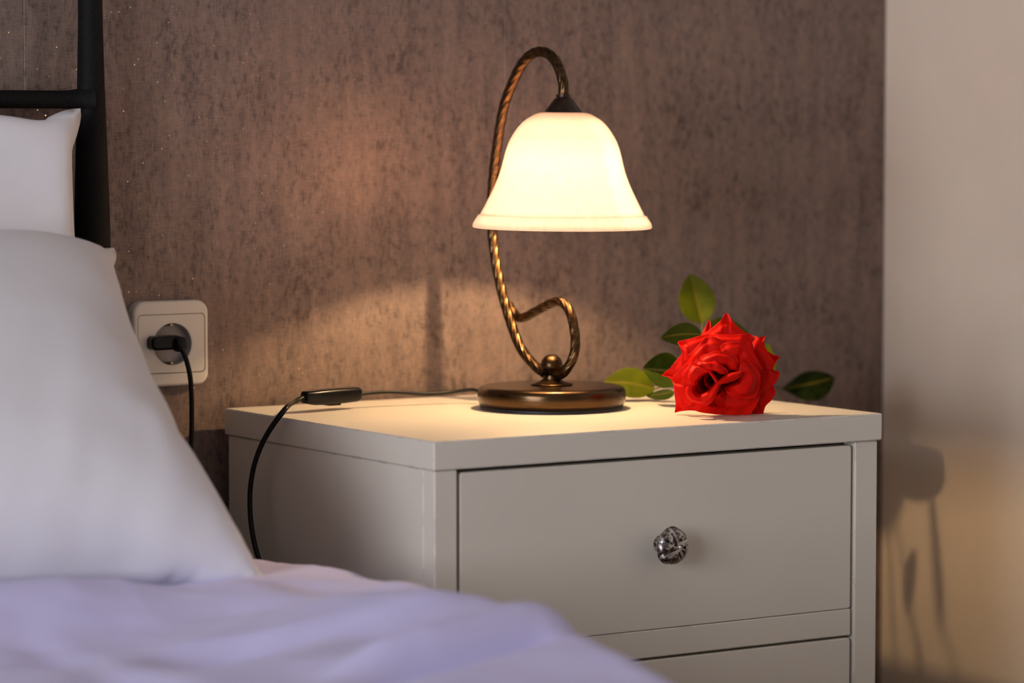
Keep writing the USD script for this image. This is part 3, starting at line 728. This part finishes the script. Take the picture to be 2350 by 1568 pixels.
BASE = np.array([740.0, 960.0])
PETALS = {
    "K": ([(560, 480, -2), (700, 375, -1.9), (800, 290, -1.9), (872, 192, -2.2), (945, 290, -1.9), (1050, 395, -1.9), (1135, 450, -2)], [(640, 640, -1.2), (850, 560, -1.0), (1080, 640, -1.2)]),
    "W": ([(555, 485, -2.6), (610, 380, -2.5), (642, 310, -2.6), (664, 275, -2.8), (686, 340, -2.5), (705, 400, -2.5), (725, 460, -2.6)], [(600, 600, -2), (690, 600, -2)]),
    "L": ([(325, 830, -1.7), (335, 720, -1.4), (318, 620, -1.4), (283, 548, -1.8), (380, 520, -1.4), (480, 495, -1.3), (580, 465, -1.5), (690, 450, -1.6)], [(460, 860, -.8), (520, 700, -.5), (720, 600, -.7)]),
    "J": ([(655, 500, -1.3), (668, 460, -1.5), (760, 455, -1.0), (950, 460, -.9), (1080, 454, -.9), (1163, 446, -1.3), (1185, 560, -1.0), (1215, 680, -1.2), (1260, 760, -1.5)], [(760, 640, -.2), (950, 620, 0), (1080, 660, -.1), (1120, 760, -.3)]),
    "U": ([(1240, 500, -2.3), (1342, 474, -2.6), (1332, 560, -2.2), (1345, 670, -2.3)], [(1180, 600, -1.5), (1200, 700, -1.5)]),
    "V": ([(1360, 640, -2.4), (1440, 700, -2.3), (1525, 725, -2.7), (1475, 790, -2.3), (1440, 870, -2.4)], [(1200, 740, -1.6), (1220, 860, -1.6)]),
    "T": ([(1180, 560, -1.5), (1190, 466, -1.8), (1270, 500, -1.4), (1330, 590, -1.3), (1385, 690, -1.4), (1445, 800, -1.7), (1425, 900, -1.8)], [(1120, 640, -.8), (1180, 760, -.6), (1240, 900, -.8)]),
    "S": ([(1430, 780, -1.9), (1445, 885, -1.6), (1520, 915, -2.1), (1490, 1010, -1.7), (1420, 1090, -1.6), (1350, 1145, -1.5), (1250, 1200, -1.7)], [(1230, 800, -.9), (1260, 950, -.7), (1200, 1100, -.8)]),
    "R": ([(1400, 1040, -2.2), (1455, 1110, -2.1), (1468, 1150, -2.2), (1430, 1240, -2.0), (1345, 1330, -2.0), (1325, 1400, -2.0), (1322, 1452, -2.2), (1230, 1452, -2.0), (1150, 1440, -2.0)], [(1200, 1000, -1.3), (1220, 1120, -1.2), (1150, 1250, -1.3)]),
    "Q": ([(1285, 1135, -1.0), (1275, 1200, -.9), (1245, 1290, -.8), (1190, 1380, -.9), (1110, 1450, -1.2), (980, 1452, -1.0), (860, 1455, -1.2), (800, 1350, -.9), (715, 1225, -.6)], [(1080, 1100, 0), (980, 1140, .1), (850, 1120, 0)]),
    "X": ([(890, 1450, -1.5), (760, 1425, -1.4), (540, 1392, -1.4), (440, 1340, -1.5), (380, 1260, -1.6)], [(800, 1200, -.6), (650, 1180, -.5), (540, 1140, -.6)]),
    "O": ([(570, 1395, -1.7), (430, 1375, -1.7), (330, 1385, -1.8), (245, 1403, -2.1), (258, 1300, -1.8), (245, 1180, -1.8), (232, 1040, -1.9)], [(640, 1200, -1), (500, 1140, -.9), (480, 1000, -1)]),
    "N": ([(430, 1320, -1.0), (342, 1327, -1.2), (298, 1190, -.9), (250, 1090, -.9), (220, 1018, -1.3), (280, 920, -.9), (345, 840, -.8), (410, 790, -.9)], [(560, 1200, -.1), (480, 1100, 0), (480, 960, 0)]),
    "M": ([(265, 1070, -2.0), (200, 1000, -2.0), (150, 965, -2.1), (88, 954, -2.5), (190, 860, -2.0), (260, 775, -1.9), (325, 705, -1.9)], [(440, 1060, -1.2), (440, 940, -1.1), (480, 840, -1.2)]),
    "I": ([(405, 830, -.6), (400, 735, -.7), (480, 650, -.3), (560, 560, -.3), (640, 490, -.5), (700, 480, -.4), (800, 520, -.3), (880, 560, -.4)], [(520, 880, .3), (560, 780, .5), (700, 700, .5), (800, 680, .4)]),
    "H": ([(785, 655, 0), (800, 610, 0), (830, 572, -.1), (930, 543, 0), (1050, 540, 0), (1143, 543, -.3), (1190, 650, -.1), (1250, 770, -.1), (1312, 900, -.4), (1300, 970, -.6)], [(860, 760, .7), (980, 740, .8), (1060, 820, .8), (1120, 920, .6)]),
    "F": ([(545, 780, .5), (560, 735, .5), (650, 690, .7), (770, 655, .7), (880, 680, .7), (985, 710, .5), (1020, 790, .6), (1050, 895, .4)], [(640, 840, 1.1), (760, 800, 1.3), (880, 800, 1.2), (940, 880, 1.0)]),
    "G": ([(1030, 750, .3), (1060, 738, .3), (1145, 763, .2), (1220, 850, .4), (1280, 960, .3), (1258, 1147, -.1), (1200, 1224, .1), (1010, 1234, .2), (883, 1160, .4)], [(1040, 870, 1.1), (1090, 960, 1.2), (1090, 1020, 1.2), (1000, 1080, 1.1), (850, 1110, .8)]),
    "B": ([(425, 1070, .9), (353, 1045, .7), (358, 980, .9), (400, 890, 1.0), (450, 808, .8), (520, 830, 1.1), (600, 860, 1.2), (690, 885, 1.2)], [(500, 1010, 1.5), (540, 950, 1.6), (640, 905, 1.6), (700, 900, 1.5)]),
    "C": ([(490, 800, 1.1), (520, 766, 1.0), (620, 772, 1.3), (715, 763, 1.1), (800, 820, 1.3), (885, 885, 1.2), (898, 930, 1.0), (850, 942, 1.2)], [(640, 870, 1.7), (720, 880, 1.8), (800, 925, 1.6)]),
    "A": ([(405, 1060, .9), (380, 1150, .9), (430, 1250, .8), (530, 1280, .9), (637, 1310, .6), (702, 1265, 1.0), (760, 1160, 1.3), (808, 1052, 1.4)], [(450, 1080, 1.4), (440, 1150, 1.4), (520, 1230, 1.4), (620, 1200, 1.5), (690, 1130, 1.7), (750, 1060, 1.8)]),
    "D": ([(755, 1058, 1.8), (820, 1053, 1.8), (900, 1035, 1.7), (1000, 995, 1.6), (1062, 925, 1.3), (1050, 897, 1.3)], [(765, 1040, 2.0), (860, 972, 2.0), (960, 915, 1.8), (1040, 900, 1.6)]),
    "E": ([(765, 1070, 1.5), (720, 1000, 1.4), (680, 940, 1.2), (655, 903, 1.1)], [(785, 1030, 1.3), (755, 975, 1.2), (710, 915, 1.0)]),
}
NB, NS = 44, 26


def petal(rim, crest):
    from scipy.interpolate import PchipInterpolator
    def sample(Q, n):
        Q = np.array(Q, float)
        d = np.r_[0, np.cumsum(np.linalg.norm(np.diff(Q[:, :2], axis=0), axis=1))]; d /= d[-1]
        return PchipInterpolator(d, Q)(np.linspace(0, 1, n))
    r, c = sample(rim, NB), sample(crest, NB)
    r[:, 2] *= 1.35; c[:, 2] = c[:, 2] * 1.35 - np.where(c[:, 2] > 1.0, 0.0, 0.55)
    cen = np.array([BASE[0], BASE[1], 0])
    out = np.zeros((NS, NB, 3))
    b0 = cen * [1, 1, 0] + (c - cen) * [0.14, 0.14, 0] + np.array([0, 0, -4.2])
    b1 = cen * [1, 1, 0] + (c - cen) * [0.62, 0.62, 0]; b1[:, 2] = c[:, 2] * 0.35 - 2.6
    c0 = cen * [1, 1, 0] + (c - cen) * [0.93, 0.93, 0]; c0[:, 2] = c[:, 2] - 0.35
    mid = 0.5 * (c + r); mid[:, 2] = 0.35 * c[:, 2] + 0.65 * np.maximum(r[:, 2], c[:, 2] - 0.9) + 0.19
    lip = 0.18 * c + 0.82 * r; lip[:, 2] = r[:, 2] + 0.11
    knots = np.stack([b0, b1, c0, mid, lip, r])
    u = np.array([0, 0.30, 0.52, 0.76, 0.93, 1.0])
    ss = np.concatenate([np.linspace(0, 0.52, 8, endpoint=False), np.linspace(0.52, 1, NS - 8)])
    out = PchipInterpolator(u, knots)(ss)
    P = np.array([[fl(*q) for q in row] for row in out])
    P[..., 2] = np.maximum(P[..., 2], ZT + 0.0008)
    return P, ss


def shell(P, rimval, thick=0.0004):
    k, n, _ = P.shape
    du = np.gradient(P, axis=1); dv = np.gradient(P, axis=0)
    N = np.cross(du, dv); N /= np.linalg.norm(N, axis=-1, keepdims=True) + 1e-12
    v = np.vstack([(P + N * thick / 2).reshape(-1, 3), (P - N * thick / 2).reshape(-1, 3)])
    idx = np.arange(k * n).reshape(k, n); o = k * n
    f = np.stack([idx[:-1, :-1], idx[:-1, 1:], idx[1:, 1:], idx[1:, :-1]], -1).reshape(-1, 4)
    rim = np.concatenate([idx[0, :], idx[1:, -1], idx[-1, -2::-1], idx[-2:0:-1, 0]])
    side = np.stack([rim, np.roll(rim, -1), np.roll(rim, -1) + o, rim + o], -1)[:, ::-1]
    return np.vstack([v, ]), np.vstack([f, f[:, ::-1] + o, side]), np.r_[rimval.ravel(), rimval.ravel()]


def attr(prim, name, vals):
    UsdGeom.PrimvarsAPI(UsdGeom.Mesh(prim)).CreatePrimvar(name, Sdf.ValueTypeNames.FloatArray, "vertex").Set([float(v) for v in vals])


for nm, (rim, crest) in PETALS.items():
    P, ss = petal(rim, crest)
    val = np.repeat(np.clip((ss - 0.955) / 0.045, 0, 1)[:, None], NB, 1)
    val[:, :4] *= 0.3
    v, f, a = shell(P, val)
    attr(obj("petal", (v, f), M["petal"], rose, smooth=True), "rim", a)
# the tight heart inside the two hollows, and the inner cup that closes the gaps
for k, (cx, cy, r0, h, tw) in enumerate(((760, 1010, 330, -0.9, 1.0), (840, 960, 420, -1.7, 3.0), (655, 1040, 150, 0.3, 0.4), (690, 1000, 90, 0.7, 2.2), (900, 1020, 130, 0.2, 4.0))):
    th_ = np.linspace(0, 2.1 * np.pi, NB); sv = np.linspace(0, 1, 16)
    P = np.array([[fl(cx + (0.35 + 0.65 * q) * r0 * (1 + 0.10 * t_ / 6) * math.cos(t_ + tw) * 0.9, cy + (0.35 + 0.65 * q) * r0 * (1 + 0.1 * t_ / 6) * math.sin(t_ + tw), -3.6 + (3.6 + h) * q) for t_ in th_] for q in sv])
    v, f, a = shell(P, np.zeros((16, NB)))
    attr(obj("petal", (v, f), M["petal"], rose, smooth=True), "rim", a)

# stem, hip, leaves
hip = fl(BASE[0], BASE[1], -4.0)
stem_path = [hip + RN * 0.003, hip - RN * 0.02, hip - RN * 0.05 + np.array([0, 0, -0.012]), np.array([0.452, -0.178, ZT + 0.013]), np.array([0.482, -0.120, ZT + 0.006]), np.array([0.510, -0.060, ZT + 0.0035])]
obj("stem", tube(stem_path, [0.0036, 0.0030, 0.0028, 0.0027, 0.0026], 14, 60), M["stem"], rose)
obj("hip", lathe([(0.003, -0.012), (0.0075, -0.006), (0.0085, 0.0), (0.006, 0.006)], 24, origin=hip, axis=RN), M["stem"], rose)
for k in range(5):
    a = 2 * np.pi * k / 5 + 0.4
    rad_ = RT * math.cos(a) + UP * math.sin(a); tan = np.cross(RN, rad_)
    P = np.array([[hip + rad_ * (0.006 + 0.022 * s_) - RN * (0.016 * s_ ** 2) + tan * w * 0.0042 * math.sin(np.pi * min(0.15 + 0.85 * s_, 0.999)) for w in np.linspace(-1, 1, 7)] for s_ in np.linspace(0, 1, 10)])
    P[..., 2] = np.maximum(P[..., 2], ZT + 0.0006)
    v, f, aa = shell(P, np.zeros((10, 7)), 0.0005)
    attr(obj("sepal", (v, f), M["leaf"], rose, smooth=True), "vein", aa)


def leaf(base, tip, up, dn, tilt, fold, sag, m_, yb, yt, teeth=15, curl=0.0, shape=0.8, wave=0.0):
    """base, tip: where the photograph shows the midrib's ends, standing at depths yb, yt; up, dn: half widths in pixels above and below it."""
    B, Tp = at(*base, y=yb), at(*tip, y=yt)
    ax = Tp - B; L = np.linalg.norm(ax)
    dpx = np.array([tip[0] - base[0], tip[1] - base[1]], float); dpx /= np.linalg.norm(dpx)
    perp = RT * dpx[1] + UP * dpx[0]
    if perp @ UP < 0 or (abs(perp @ UP) < 0.3 and perp @ RT < 0):
        perp = -perp
    ns_, nw = 46, 17
    k = ((B - CAM) @ FW) / FPX
    s = np.linspace(0, 1, ns_)
    prof_ = (np.sin(np.pi * s ** shape) ** 0.75) * (1 - 0.10 * s)
    prof_ = np.clip(prof_, 0, None)
    saw = (s * teeth) % 1.0
    P = np.zeros((ns_, nw, 3)); val = np.zeros((ns_, nw))
    for i in range(ns_):
        c = B + ax * s[i] - np.array([0, 0, 1]) * sag * 4 * s[i] * (1 - s[i])
        for j, w in enumerate(np.linspace(-1, 1, nw)):
            half = (up if w > 0 else dn) * k * prof_[i]
            edge = 1 + (0.05 * (0.6 - saw[i]) if abs(w) > 0.95 else 0)
            q = abs(w) * half * edge
            depth = (math.tan(tilt) * q * np.sign(w)) + fold * q + curl * q * abs(w) + wave * 0.004 * math.sin(9 * s[i] + 3 * np.sign(w)) * w * w
            P[i, j] = c + perp * q * np.sign(w) + FW * depth
            val[i, j] = max(0, 1 - abs(w) * 9) * 0.8 + (0.22 if (abs(w) * 2.2 + s[i] * 7) % 1 < 0.10 else 0)
    P[..., 2] = np.where((P[..., 0] < W) & (P[..., 1] < 0.0), np.maximum(P[..., 2], ZT + 0.0006), P[..., 2])
    v, f, a_ = shell(P, val, 0.0004)
    attr(obj("leaf", (v, f), m_, rose, smooth=True), "vein", a_)
    return B


LV = [
    leaf((1611, 743), (1583, 629), 44, 44, 0.25, -0.35, -0.002, M["leaf"], -0.118, -0.105),
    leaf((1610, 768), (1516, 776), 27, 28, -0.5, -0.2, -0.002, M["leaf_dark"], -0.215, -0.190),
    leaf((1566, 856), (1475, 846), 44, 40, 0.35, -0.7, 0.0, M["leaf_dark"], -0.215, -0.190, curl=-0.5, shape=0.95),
    leaf((1503, 894), (1384, 879), 38, 33, 0.5, -0.25, -0.003, M["leaf"], -0.160, -0.135, shape=0.9),
    leaf((1608, 784), (1728, 778), 56, 30, 0.3, -0.2, 0.0, M["leaf"], -0.150, -0.130),
    leaf((1768, 866), (1760, 787), 18, 18, 0.2, -0.2, 0.0, M["leaf"], -0.235, -0.215),
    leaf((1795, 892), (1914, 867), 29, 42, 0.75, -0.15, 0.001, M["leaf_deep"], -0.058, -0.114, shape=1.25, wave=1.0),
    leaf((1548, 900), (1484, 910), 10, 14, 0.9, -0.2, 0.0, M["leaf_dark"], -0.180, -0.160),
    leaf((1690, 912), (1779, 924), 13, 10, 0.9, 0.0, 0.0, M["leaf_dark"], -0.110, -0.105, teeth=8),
]
ms = catmull(stem_path, 40)
for B, tt in zip(LV, (27, 16, 20, 24, 22, 10, 30, 24, 26)):
    mid_ = 0.5 * (B + ms[tt]) + np.array([0, 0, 0.006])
    mid_[2] = max(mid_[2], ZT + 0.002)
    obj("petiole", tube([ms[tt], mid_, B], 0.0008, 8, 16), M["stem"], rose)
